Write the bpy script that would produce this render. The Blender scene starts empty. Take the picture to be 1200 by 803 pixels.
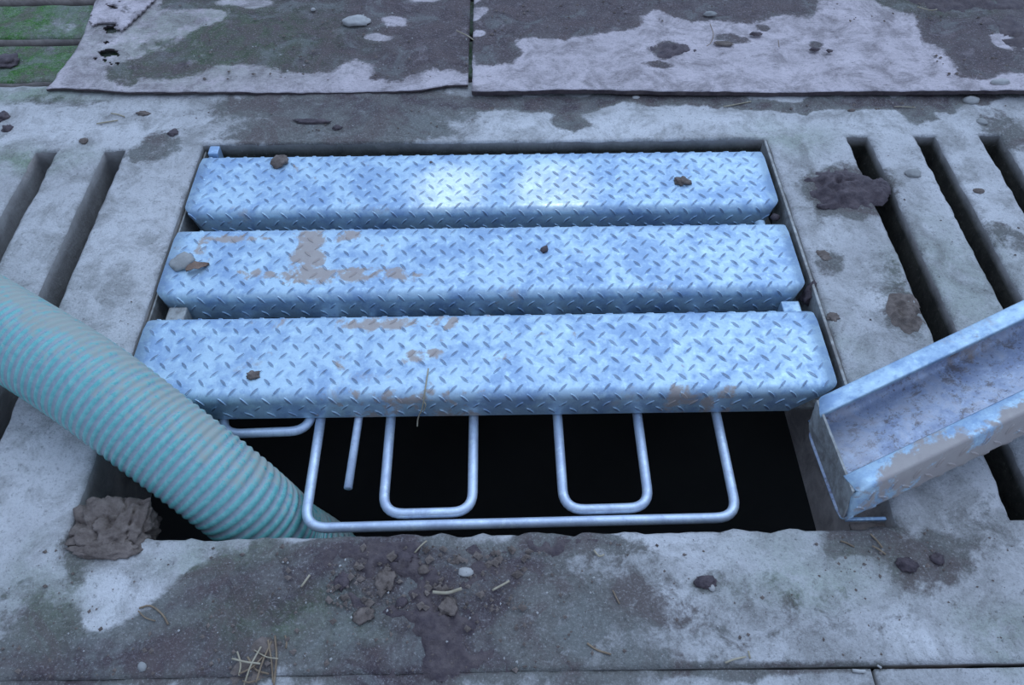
import bpy, bmesh, math, random
import numpy as np
from mathutils import Vector, Matrix, noise as mnoise

S = bpy.context.scene
COL = S.collection
PI = math.pi
random.seed(7)

# ------------------------------------------------------------------ camera
CAM_H, CAM_P, CAM_Y, CAM_R, FPX, CAM_X = 0.9109167, 0.91260788, -0.01582804, -0.00131995, 933.0, 0.03241219
fw = Vector((-math.sin(CAM_Y) * math.cos(CAM_P), math.cos(CAM_Y) * math.cos(CAM_P), -math.sin(CAM_P)))
r0 = Vector((math.cos(CAM_Y), math.sin(CAM_Y), 0)); u0 = r0.cross(fw)
rt = math.cos(CAM_R) * r0 + math.sin(CAM_R) * u0
up = -math.sin(CAM_R) * r0 + math.cos(CAM_R) * u0
cam_d = bpy.data.cameras.new('camera'); cam = bpy.data.objects.new('camera', cam_d); COL.objects.link(cam)
cam_d.sensor_width = 36; cam_d.lens = FPX / 1200 * 36; cam_d.clip_start = 0.01; cam_d.clip_end = 100
cam.matrix_world = Matrix(((rt.x, up.x, -fw.x, CAM_X), (rt.y, up.y, -fw.y, 0), (rt.z, up.z, -fw.z, CAM_H), (0, 0, 0, 1)))
S.camera = cam

# ------------------------------------------------------------------ light
w = bpy.data.worlds.new('sky'); S.world = w; w.use_nodes = True
wn = w.node_tree; wn.nodes.clear()
wo = wn.nodes.new('ShaderNodeOutputWorld'); wb = wn.nodes.new('ShaderNodeBackground')
wt = wn.nodes.new('ShaderNodeTexCoord'); ws = wn.nodes.new('ShaderNodeVectorMath'); ws.operation = 'DOT_PRODUCT'
ws.inputs[1].default_value = Vector((0.22, 0.50, 0.84)).normalized()
wr = wn.nodes.new('ShaderNodeValToRGB')
wr.color_ramp.elements[0].position = 0.0; wr.color_ramp.elements[0].color = (0.28, 0.375, 0.58, 1)
wr.color_ramp.elements[1].position = 1.0; wr.color_ramp.elements[1].color = (0.66, 0.92, 1.38, 1)
e = wr.color_ramp.elements.new(0.45); e.color = (0.36, 0.48, 0.76, 1)
wn.links.new(wt.outputs['Generated'], ws.inputs[0]); wn.links.new(ws.outputs['Value'], wr.inputs[0])
wn.links.new(wr.outputs[0], wb.inputs[0]); wn.links.new(wb.outputs[0], wo.inputs[0])
wb.inputs[1].default_value = 1.0
sd = bpy.data.lights.new('overcast_sun', 'SUN'); so = bpy.data.objects.new('overcast_sun', sd); COL.objects.link(so)
sd.energy = 0.55; sd.angle = math.radians(50); sd.color = (0.70, 0.83, 1.0)
so.rotation_euler = Vector((0.30, 0.45, 0.85)).to_track_quat('Z', 'Y').to_euler()
# two added spot lights that make the bright patches on the back plank
for (x, y, sz, pw) in ((-0.058, 1.034, 5.6, 50), (0.118, 1.030, 6.0, 46)):
    ld = bpy.data.lights.new('bright_patch_spot', 'SPOT'); lo = bpy.data.objects.new('bright_patch_spot', ld); COL.objects.link(lo)
    ld.energy = pw; ld.spot_size = math.radians(sz); ld.spot_blend = 1.0; ld.color = (1.0, 0.84, 0.52); ld.shadow_soft_size = 0.01
    lo.location = (x + 0.25, y + 0.55, 1.6)
    lo.rotation_euler = (lo.location - Vector((x, y, 0))).to_track_quat('Z', 'Y').to_euler()
S.view_settings.view_transform = 'Standard'; S.view_settings.look = 'None'
S.view_settings.exposure = 0.0; S.view_settings.gamma = 1.0; S.view_settings.use_curve_mapping = False

# ------------------------------------------------------------------ helpers
def G(px, py, z=0.0):
    d = rt * ((px - 600) / FPX) - up * ((py - 401.5) / FPX) + fw
    t = (z - CAM_H) / d.z
    return Vector((CAM_X, 0, CAM_H)) + d * t

def tag(o, label=None, cat=None, group=None, kind=None):
    if label: o['label'] = label
    if cat: o['category'] = cat
    if group: o['group'] = group
    if kind: o['kind'] = kind
    return o

def link(name, verts, faces, mats, parent=None, smooth=False, mi=None):
    me = bpy.data.meshes.new(name)
    me.from_pydata([tuple(v) for v in verts], [], faces)
    for m in (mats if isinstance(mats, (list, tuple)) else [mats]): me.materials.append(m)
    if mi is not None: me.polygons.foreach_set('material_index', mi)
    if smooth: me.polygons.foreach_set('use_smooth', [True] * len(me.polygons))
    me.update()
    o = bpy.data.objects.new(name, me); COL.objects.link(o)
    if parent: o.parent = parent
    return o

def hash2(ix, iy, seed):
    n = (ix.astype(np.int64) * 374761393 + iy.astype(np.int64) * 668265263 + seed * 1442695041) & 0xffffffff
    n = ((n ^ (n >> 13)) * 1274126177) & 0xffffffff
    n = (n ^ (n >> 16)) & 0xffffffff
    return n / 4294967295.0

def vnoise(x, y, seed=0):
    x = np.asarray(x, float); y = np.asarray(y, float)
    ix = np.floor(x); iy = np.floor(y); fx = x - ix; fy = y - iy
    fx = fx * fx * (3 - 2 * fx); fy = fy * fy * (3 - 2 * fy)
    a = hash2(ix, iy, seed); b = hash2(ix + 1, iy, seed); c = hash2(ix, iy + 1, seed); d = hash2(ix + 1, iy + 1, seed)
    return (a * (1 - fx) + b * fx) * (1 - fy) + (c * (1 - fx) + d * fx) * fy

def fbm(x, y, sc, seed=0, oct=4):
    s = 0; a = 1; t = 0
    for k in range(oct):
        s = s + a * vnoise(x * sc * 2 ** k + 13.7 * k, y * sc * 2 ** k - 7.1 * k, seed + k); t += a; a *= 0.55
    return s / t

def blob(X, Y, px, py, rx, ry, soft=0.5, ang=0):
    """smooth patch on the floor; centre and radii read off where the stain lies, turned into metres"""
    c = G(px, py); ex = (G(px + rx, py) - c).length; ey = (G(px, py - ry) - G(px, py + ry)).length / 2
    wx = (fbm(X, Y, 22, 501, 4) - 0.5) * 0.045 + (fbm(X, Y, 7, 505, 2) - 0.5) * 0.06; wy = (fbm(X, Y, 22, 511, 4) - 0.5) * 0.045 + (fbm(X, Y, 7, 515, 2) - 0.5) * 0.06
    k_ = min(1.0, min(ex, ey) / 0.03)
    dx = X - c.x + wx * k_; dy = Y - c.y + wy * k_
    if ang: dx, dy = dx * math.cos(ang) + dy * math.sin(ang), -dx * math.sin(ang) + dy * math.cos(ang)
    d = np.sqrt((dx / ex) ** 2 + (dy / ey) ** 2)
    return np.clip((1 + soft - d) / (2 * soft), 0, 1)

def poly_sd(X, Y, pts):
    """signed distance in metres to a polygon of floor points, positive inside"""
    P = [G(*p) for p in pts]; n = len(P)
    d = np.full(X.shape, 1e9); ins = np.zeros(X.shape, bool)
    for i in range(n):
        ax, ay = P[i].x, P[i].y; bx, by = P[(i + 1) % n].x, P[(i + 1) % n].y
        ex, ey = bx - ax, by - ay
        t = np.clip(((X - ax) * ex + (Y - ay) * ey) / (ex * ex + ey * ey + 1e-12), 0, 1)
        d = np.minimum(d, np.hypot(X - ax - t * ex, Y - ay - t * ey))
        c = ((ay > Y) != (by > Y)) & (X < (bx - ax) * (Y - ay) / (by - ay + 1e-12) + ax)
        ins ^= c
    return np.where(ins, d, -d)

# ------------------------------------------------------------------ materials
def nt(name):
    m = bpy.data.materials.new(name); m.use_nodes = True
    t = m.node_tree; b = t.nodes['Principled BSDF']
    return m, t, b

def N(t, kind, **kw):
    n = t.nodes.new(kind)
    for k, v in kw.items():
        if k in n.inputs: n.inputs[k].default_value = v
        else: setattr(n, k, v)
    return n

def noise_node(t, scale, detail=5, rough=0.6, coord=None, dist=0.0):
    n = N(t, 'ShaderNodeTexNoise'); n.inputs['Scale'].default_value = scale; n.inputs['Detail'].default_value = detail
    n.inputs['Roughness'].default_value = rough; n.inputs['Distortion'].default_value = dist
    if coord is not None: t.links.new(coord, n.inputs['Vector'])
    return n.outputs['Fac']

def ramp(t, src, stops):
    r = N(t, 'ShaderNodeValToRGB'); t.links.new(src, r.inputs[0]); el = r.color_ramp.elements
    while len(el) < len(stops): el.new(0.5)
    for e_, (p, c) in zip(el, stops):
        e_.position = p; e_.color = (*c, 1) if len(c) == 3 else c
    return r.outputs[0]

def g3(v): return (v, v, v)

def mix(t, fac, a, b):
    m = N(t, 'ShaderNodeMix', data_type='RGBA')
    for s, v in ((m.inputs[0], fac), (m.inputs[6], a), (m.inputs[7], b)):
        if isinstance(v, (int, float)): s.default_value = v
        elif isinstance(v, tuple): s.default_value = (*v, 1)
        else: t.links.new(v, s)
    return m.outputs[2]

def math_(t, op, a, b=0.0, c=None, clamp=False):
    m = N(t, 'ShaderNodeMath', operation=op, use_clamp=clamp)
    for s, v in zip(m.inputs, (a, b, c)):
        if v is None: continue
        if isinstance(v, (int, float)): s.default_value = v
        else: t.links.new(v, s)
    return m.outputs[0]

def bump(t, b, h, strength, dist):
    n = N(t, 'ShaderNodeBump'); n.inputs['Strength'].default_value = strength; n.inputs['Distance'].default_value = dist
    t.links.new(h, n.inputs['Height']); t.links.new(n.outputs[0], b.inputs['Normal'])

def ground_mat(name, dry1, dry2, damp, mud1, mud2, fib=False):
    """dry surface, damp dirt and mud over it; where they lie comes from the mesh's own stain attribute"""
    m, t, b = nt(name)
    co = N(t, 'ShaderNodeTexCoord').outputs['Object']
    at = N(t, 'ShaderNodeAttribute', attribute_name='stain'); sp = N(t, 'ShaderNodeSeparateColor'); t.links.new(at.outputs['Color'], sp.inputs[0])
    mudv, mossv, lightv = sp.outputs
    big = noise_node(t, 7, 6, 0.65, co); mid = noise_node(t, 32, 6, 0.7, co, 0.4); fine = noise_node(t, 160, 5, 0.75, co)
    vf = noise_node(t, 480, 3, 0.7, co)
    if fib:
        mp = N(t, 'ShaderNodeMapping'); mp.inputs['Scale'].default_value = (60, 330, 60); t.links.new(co, mp.inputs[0])
        fibn = noise_node(t, 1.0, 4, 0.7, mp.outputs[0])
    else: fibn = fine
    dry = mix(t, ramp(t, mid, [(0.3, g3(0)), (0.7, g3(1))]), dry2, dry1)
    dry = mix(t, ramp(t, big, [(0.42, g3(0)), (0.62, g3(0.45))]), dry, tuple(x * 1.2 for x in dry1))
    dry = mix(t, math_(t, 'MULTIPLY', lightv, 0.85), dry, tuple(min(1, x * 1.42) for x in dry1))
    # ragged edge of the dirt: stain level shifted by noise
    edge = math_(t, 'ADD', mudv, math_(t, 'MULTIPLY', math_(t, 'SUBTRACT', mid, 0.5), 0.72))
    edge = math_(t, 'ADD', edge, math_(t, 'MULTIPLY', math_(t, 'SUBTRACT', fine, 0.5), 0.28))
    f1 = ramp(t, edge, [(0.28, g3(0)), (0.42, g3(1))]); f2 = ramp(t, edge, [(0.52, g3(0)), (0.68, g3(1))])
    dampc = mix(t, ramp(t, fine, [(0.35, g3(0)), (0.7, g3(1))]), tuple(x * 0.72 for x in damp), tuple(x * 1.18 for x in damp))
    mudc = mix(t, ramp(t, mid, [(0.35, g3(0)), (0.65, g3(1))]), mud1, mud2)
    mudc = mix(t, ramp(t, fine, [(0.5, g3(0)), (0.8, g3(0.5))]), mudc, damp)
    c = mix(t, f1, dry, dampc); c = mix(t, f2, c, mudc)
    mo = math_(t, 'MULTIPLY', mossv, ramp(t, noise_node(t, 24, 5, 0.7, co), [(0.33, g3(0)), (0.52, g3(1))]))
    mossc = mix(t, ramp(t, fine, [(0.4, g3(0)), (0.7, g3(1))]), (0.035, 0.13, 0.02), (0.11, 0.27, 0.045))
    c = mix(t, mo, c, mossc)
    blot = noise_node(t, 15, 7, 0.75, co, 0.5)
    c = mix(t, ramp(t, blot, [(0.38, g3(0.60)), (0.54, g3(0))]), c, tuple(x * 1.15 for x in damp))
    c = mix(t, ramp(t, blot, [(0.56, g3(0)), (0.70, g3(0.30))]), c, dry1)
    hue = noise_node(t, 11, 5, 0.7, co, 0.8)
    c = mix(t, math_(t, 'MULTIPLY', f1, ramp(t, hue, [(0.40, g3(0.55)), (0.48, g3(0))])), c, (0.14, 0.10, 0.095))
    c = mix(t, math_(t, 'MULTIPLY', f1, ramp(t, hue, [(0.53, g3(0)), (0.62, g3(0.5))])), c, (0.24, 0.25, 0.23))
    spk = noise_node(t, 300, 6, 0.85, co); spk2 = noise_node(t, 75, 6, 0.8, co, 0.3)
    c = mix(t, ramp(t, spk, [(0.32, g3(0.5)), (0.46, g3(0))]), c, (0.11, 0.10, 0.095))
    c = mix(t, ramp(t, spk, [(0.54, g3(0)), (0.66, g3(0.45))]), c, tuple(min(1, x * 1.15) for x in dry1))
    c = mix(t, ramp(t, spk2, [(0.32, g3(0.5)), (0.43, g3(0))]), c, (0.14, 0.125, 0.11))
    # grit: dark pores and pale grains
    c = mix(t, ramp(t, fibn, [(0.30, g3(0.6)), (0.42, g3(0))]), c, tuple(x * 0.35 for x in damp))
    c = mix(t, ramp(t, vf, [(0.66, g3(0)), (0.78, g3(0.55))]), c, tuple(min(1, x * 1.35) for x in dry1))
    t.links.new(c, b.inputs['Base Color'])
    t.links.new(ramp(t, edge, [(0.3, g3(0.9)), (0.8, g3(0.62))]), b.inputs['Roughness'])
    h = math_(t, 'ADD', math_(t, 'MULTIPLY', fibn, 0.6), math_(t, 'MULTIPLY', vf, 0.35))
    h = math_(t, 'ADD', h, math_(t, 'MULTIPLY', mid, 1.2))
    bump(t, b, h, 0.9, 0.004)
    b.inputs['Specular IOR Level'].default_value = 0.25
    return m

M_CON = ground_mat('worn_concrete', (0.64, 0.62, 0.60), (0.46, 0.44, 0.42), (0.20, 0.19, 0.17), (0.070, 0.050, 0.060), (0.115, 0.085, 0.085))
M_BOARD = ground_mat('rotten_board', (0.70, 0.61, 0.61), (0.52, 0.45, 0.45), (0.15, 0.125, 0.12), (0.075, 0.054, 0.058), (0.12, 0.09, 0.088), True)

def wall_mat():
    m, t, b = nt('pit_wall'); co = N(t, 'ShaderNodeTexCoord').outputs['Object']
    at = N(t, 'ShaderNodeAttribute', attribute_name='stain'); sp = N(t, 'ShaderNodeSeparateColor'); t.links.new(at.outputs['Color'], sp.inputs[0])
    n1 = noise_node(t, 22, 6, 0.7, co, 0.5); n2 = noise_node(t, 140, 4, 0.7, co)
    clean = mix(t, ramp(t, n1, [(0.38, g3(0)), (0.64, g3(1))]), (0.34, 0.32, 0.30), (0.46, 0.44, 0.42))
    grime_shade = mix(t, ramp(t, n1, [(0.38, g3(0)), (0.64, g3(1))]), (0.045, 0.042, 0.032), (0.11, 0.10, 0.075))  # greenish grime, darkened further to paint the shade inside the slots
    grime_shade = mix(t, ramp(t, n2, [(0.58, g3(0)), (0.75, g3(0.5))]), grime_shade, (0.36, 0.33, 0.27))
    c = mix(t, sp.outputs[0], clean, grime_shade)
    c = mix(t, sp.outputs[1], c, mix(t, ramp(t, n1, [(0.38, g3(0)), (0.64, g3(1))]), (0.38, 0.31, 0.27), (0.66, 0.57, 0.50)))
    t.links.new(c, b.inputs['Base Color']); b.inputs['Roughness'].default_value = 0.9
    bump(t, b, math_(t, 'ADD', n1, n2), 0.6, 0.003)
    return m
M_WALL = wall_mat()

def plain(name, c1, c2, rough=0.85, scale=40, bumpd=0.002, metallic=0.0, strength=0.7):
    m, t, b = nt(name); co = N(t, 'ShaderNodeTexCoord').outputs['Object']
    n1 = noise_node(t, scale, 6, 0.7, co)
    t.links.new(mix(t, ramp(t, n1, [(0.35, g3(0)), (0.65, g3(1))]), c1, c2), b.inputs['Base Color'])
    b.inputs['Roughness'].default_value = rough; b.inputs['Metallic'].default_value = metallic
    bump(t, b, noise_node(t, scale * 4, 4, 0.7, co), strength, bumpd)
    return m

M_MUD_AND_SHADE = plain('mud', (0.070, 0.050, 0.058), (0.15, 0.115, 0.11), 0.7, 60, 0.004)  # real mud; on the board edges it paints their shadow line
M_MUDBRN = plain('brown_earth', (0.13, 0.098, 0.08), (0.27, 0.215, 0.18), 0.9, 60, 0.004)
M_DUNG = plain('dried_dung', (0.065, 0.047, 0.055), (0.15, 0.112, 0.115), 0.65, 70, 0.004)
M_STONE = plain('grey_stone', (0.30, 0.29, 0.27), (0.42, 0.41, 0.38), 0.8, 50, 0.001)
M_PALE = plain('pale_stone', (0.42, 0.40, 0.37), (0.56, 0.54, 0.50), 0.7, 50, 0.001)
M_STRAW = plain('straw', (0.36, 0.30, 0.20), (0.52, 0.45, 0.32), 0.8, 60, 0.0005)
M_TWIG = plain('brown_stalk', (0.20, 0.14, 0.09), (0.34, 0.25, 0.16), 0.8, 60, 0.0005)
M_LEAF = plain('dead_leaf', (0.22, 0.14, 0.10), (0.33, 0.22, 0.16), 0.8, 60, 0.001)
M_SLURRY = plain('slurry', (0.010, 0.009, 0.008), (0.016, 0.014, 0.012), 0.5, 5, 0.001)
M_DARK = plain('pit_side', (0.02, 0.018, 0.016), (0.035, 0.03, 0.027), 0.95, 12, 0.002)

def zinc(name, base, dark, metallic=0.55, dirt=0.5, rough=0.48, spots=False):
    m, t, b = nt(name); co = N(t, 'ShaderNodeTexCoord').outputs['Object']
    oi = N(t, 'ShaderNodeObjectInfo'); ad = N(t, 'ShaderNodeVectorMath', operation='ADD'); t.links.new(co, ad.inputs[0])
    cb = N(t, 'ShaderNodeCombineXYZ'); t.links.new(math_(t, 'MULTIPLY', oi.outputs['Random'], 9.0), cb.inputs[0]); t.links.new(cb.outputs[0], ad.inputs[1])
    co = ad.outputs[0]
    n1 = noise_node(t, 14, 6, 0.7, co, 0.6); n2 = noise_node(t, 70, 5, 0.7, co); n3 = noise_node(t, 9, 7, 0.72, co, 0.3); n4 = noise_node(t, 260, 3, 0.7, co)
    c = mix(t, ramp(t, n1, [(0.40, g3(0.75)), (0.56, g3(0))]), base, dark)
    c = mix(t, ramp(t, n2, [(0.53, g3(0)), (0.66, g3(0.65))]), c, dark)
    c = mix(t, ramp(t, n2, [(0.33, g3(0.6)), (0.46, g3(0))]), c, tuple(min(1, x * 1.28) for x in base))
    at = N(t, 'ShaderNodeAttribute', attribute_name='stain')
    ed = math_(t, 'ADD', at.outputs['Fac'], math_(t, 'ADD', math_(t, 'MULTIPLY', math_(t, 'SUBTRACT', n2, 0.5), 1.0), math_(t, 'MULTIPLY', math_(t, 'SUBTRACT', noise_node(t, 28, 4, 0.6, co, 0.5), 0.5), 2.2)))
    ed2 = math_(t, 'MAXIMUM', ramp(t, ed, [(0.44, g3(0)), (0.66, g3(0.85))]), math_(t, 'MULTIPLY', ramp(t, n3, [(0.63, g3(0)), (0.70, g3(1))]), dirt))
    if spots:
        n5 = noise_node(t, 42, 6, 0.8, co, 0.3)
        c = mix(t, ramp(t, n5, [(0.53, g3(0)), (0.62, g3(0.85))]), c, (0.24, 0.20, 0.19))
        c = mix(t, ramp(t, n4, [(0.60, g3(0)), (0.70, g3(0.8))]), c, (0.15, 0.11, 0.11))
        c = mix(t, ramp(t, n1, [(0.50, g3(0)), (0.64, g3(0.7))]), c, (0.62, 0.60, 0.64))
    c = mix(t, ed2, c, (0.46, 0.36, 0.29))
    t.links.new(c, b.inputs['Base Color'])
    b.inputs['Metallic'].default_value = metallic
    t.links.new(math_(t, 'MULTIPLY', math_(t, 'SUBTRACT', 1.0, ed2, clamp=True), metallic), b.inputs['Metallic'])
    t.links.new(ramp(t, n2, [(0.3, g3(rough - 0.1)), (0.7, g3(rough + 0.15))]), b.inputs['Roughness'])
    bump(t, b, math_(t, 'ADD', n2, math_(t, 'MULTIPLY', n4, 0.4)), 0.35, 0.0012)
    return m
M_ZINC = zinc('galvanised_steel', (0.55, 0.72, 0.82), (0.29, 0.43, 0.63), 0.5, 0.45)
M_LUG = zinc('worn_tread_mark', (0.26, 0.34, 0.44), (0.15, 0.20, 0.28), 0.5, 0.1)
M_ROD = zinc('galvanised_rod', (0.70, 0.80, 0.92), (0.50, 0.57, 0.70), 0.45, 0.6, 0.42)
M_RUST = zinc('dull_steel', (0.45, 0.45, 0.42), (0.20, 0.18, 0.16), 0.35, 0.8, 0.6)
M_INNER = zinc('dirty_steel', (0.58, 0.64, 0.74), (0.34, 0.40, 0.56), 0.35, 1.0, 0.55, True)

# ------------------------------------------------------------------ concrete floor
def coords(lo, hi, step, marks, fine=0.006):
    """grid lines between lo and hi that hit every mark and have one more line just either side of it"""
    keep = sorted(set([lo, hi] + [m for m in marks if lo < m < hi] + [m + s * fine for m in marks for s in (-1, 1) if lo < m + s * fine < hi]))
    out = []
    for a, b in zip(keep, keep[1:]):
        n = max(1, round((b - a) / step)); out += [a + (b - a) * k / n for k in range(n)]
    return np.array(out + [hi])

HX0, HX1, HY0, HY1 = -0.503, 0.512, 0.410, 1.162      # the hole
def slab(name, xs, ys, holes, thick, mat, stain, z0=0.0, rough=0.0008, jag=0.0035, warp=None, edge_drop=0.0035, cut=None, wall=None, inset=0.006, seed=1, bulge=None, jagf=None, vmap=None, edf=None):
    X, Y = np.meshgrid(xs, ys)                                  # rows are y
    cx = (xs[:-1] + xs[1:]) / 2; cy = (ys[:-1] + ys[1:]) / 2
    CX, CY = np.meshgrid(cx, cy)
    solid = np.ones(CX.shape, bool)
    for (x0, x1, y0, y1) in holes: solid &= ~((CX > x0) & (CX < x1) & (CY > y0) & (CY < y1))
    if cut is not None: solid &= ~cut(CX, CY)
    ny, nx = X.shape
    pad = np.zeros((ny + 1, nx + 1), bool); pad[1:-1, 1:-1] = solid
    cnt = pad[:-1, :-1].astype(int) + pad[1:, :-1] + pad[:-1, 1:] + pad[1:, 1:]
    used = cnt > 0; border = used & (cnt < 4)
    Z = np.full(X.shape, z0) + (fbm(X, Y, 14, seed, 3) - 0.5) * rough * 5 + (fbm(X, Y, 70, seed + 9, 3) - 0.5) * rough * 2.5
    if warp is not None: Z = Z + warp(X, Y)
    if bulge is not None: Z = Z + bulge(X, Y)
    jx = (fbm(X, Y, 45, seed + 21, 3) - 0.5) * jag * 2 + (fbm(X, Y, 9, seed + 22, 2) - 0.5) * jag * 0.5
    jy = (fbm(X, Y, 45, seed + 31, 3) - 0.5) * jag * 2 + (fbm(X, Y, 9, seed + 32, 2) - 0.5) * jag * 0.5
    if jagf is not None: jx = jx * jagf(X, Y); jy = jy * jagf(X, Y)
    XX = X + np.where(border, jx, 0); YY = Y + np.where(border, jy, 0)
    Z = Z - np.where(border, edge_drop * (0.4 + 1.2 * fbm(X, Y, 60, seed + 41, 2)), 0)
    if vmap is not None: XX, YY = vmap(XX, YY)
    if edf is not None: Z = Z + np.where(border, edf(X, Y), 0)
    idx = -np.ones(X.shape, int); idx[used] = np.arange(used.sum())
    verts = np.stack([XX[used], YY[used], Z[used]], 1).tolist()
    faces = []; mi = []
    jj, ii = np.nonzero(solid)
    a = idx[jj, ii]; b_ = idx[jj, ii + 1]; c = idx[jj + 1, ii + 1]; d = idx[jj + 1, ii]
    faces = np.stack([a, b_, c, d], 1).tolist(); mi = [0] * len(faces)
    # side walls
    low = {}
    def lowv(j, i):
        if (j, i) in low: return low[(j, i)]
        dx = dy = 0
        for (dj, di) in ((0, 0), (0, 1), (1, 0), (1, 1)):
            if pad[j + dj, i + di]: dx += (1 if di else -1); dy += (1 if dj else -1)
        n = math.hypot(dx, dy) or 1
        ids = []
        for k in (1, 2, 3):
            f = k / 3
            bx = (XX[j, i] - jx[j, i]) + dx / n * inset * f * 1.6; by = (YY[j, i] - jy[j, i]) + dy / n * inset * f * 1.6
            if warp is None and thick > 0.19 and HY0 - .02 < Y[j, i] < HY1 + .02 and abs(X[j, i] - HX1) < 0.012: bx -= 0.028 * f
            q = 0.25 if k == 3 else 0.7
            verts.append((bx + jx[j, i] * (1 - f) * q, by + jy[j, i] * (1 - f) * q, z0 + (warp(np.array(X[j, i]), np.array(Y[j, i])).item() if warp is not None else 0) - edge_drop - (thick - edge_drop) * (f if k > 1 else 0.12)))
            ids.append(len(verts) - 1)
        low[(j, i)] = ids; return ids
    def side(j0, i0, j1, i1):
        L0 = [int(idx[j0, i0])] + lowv(j0, i0); L1 = [int(idx[j1, i1])] + lowv(j1, i1)
        for k in range(3):
            faces.append((L1[k], L0[k], L0[k + 1], L1[k + 1])); mi.append(1)
    ph = pad[1:-1, 1:-1]
    for j, i in zip(*np.nonzero(ph & ~pad[:-2, 1:-1])): side(j, i, j, i + 1)
    for j, i in zip(*np.nonzero(ph & ~pad[2:, 1:-1])): side(j + 1, i + 1, j + 1, i)
    for j, i in zip(*np.nonzero(ph & ~pad[1:-1, :-2])): side(j + 1, i, j, i)
    for j, i in zip(*np.nonzero(ph & ~pad[1:-1, 2:])): side(j, i + 1, j + 1, i + 1)
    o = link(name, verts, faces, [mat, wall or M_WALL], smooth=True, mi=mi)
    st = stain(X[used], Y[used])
    colr = np.ones((len(verts), 4), np.float32); va = np.array(verts); colr[:, 0] = np.where(va[:, 1] > 1.34, 1.0, np.clip(0.25 + (va[:, 0] + 0.6) * 1.2 , 0.0, 1.0)) if thick > 0.1 else 0.3; colr[:, 1:3] = 0  # wall tone: shade of right slots and back gaps painted in with grime
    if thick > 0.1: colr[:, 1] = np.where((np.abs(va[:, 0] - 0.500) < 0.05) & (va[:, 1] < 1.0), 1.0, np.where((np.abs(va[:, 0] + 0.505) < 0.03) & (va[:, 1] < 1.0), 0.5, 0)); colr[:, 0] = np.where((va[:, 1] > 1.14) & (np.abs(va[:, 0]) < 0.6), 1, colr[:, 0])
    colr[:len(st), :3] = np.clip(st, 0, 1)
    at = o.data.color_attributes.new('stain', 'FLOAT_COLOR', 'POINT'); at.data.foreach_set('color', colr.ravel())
    return o

SLOT_R = [(0.656, 0.696), (0.780, 0.818), (0.898, 0.936), (1.020, 1.058), (1.142, 1.180)]
SLOT_L = [(-0.676, -0.638), (-0.798, -0.760), (-0.920, -0.882), (-1.042, -1.004), (-1.164, -1.126)]

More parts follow.
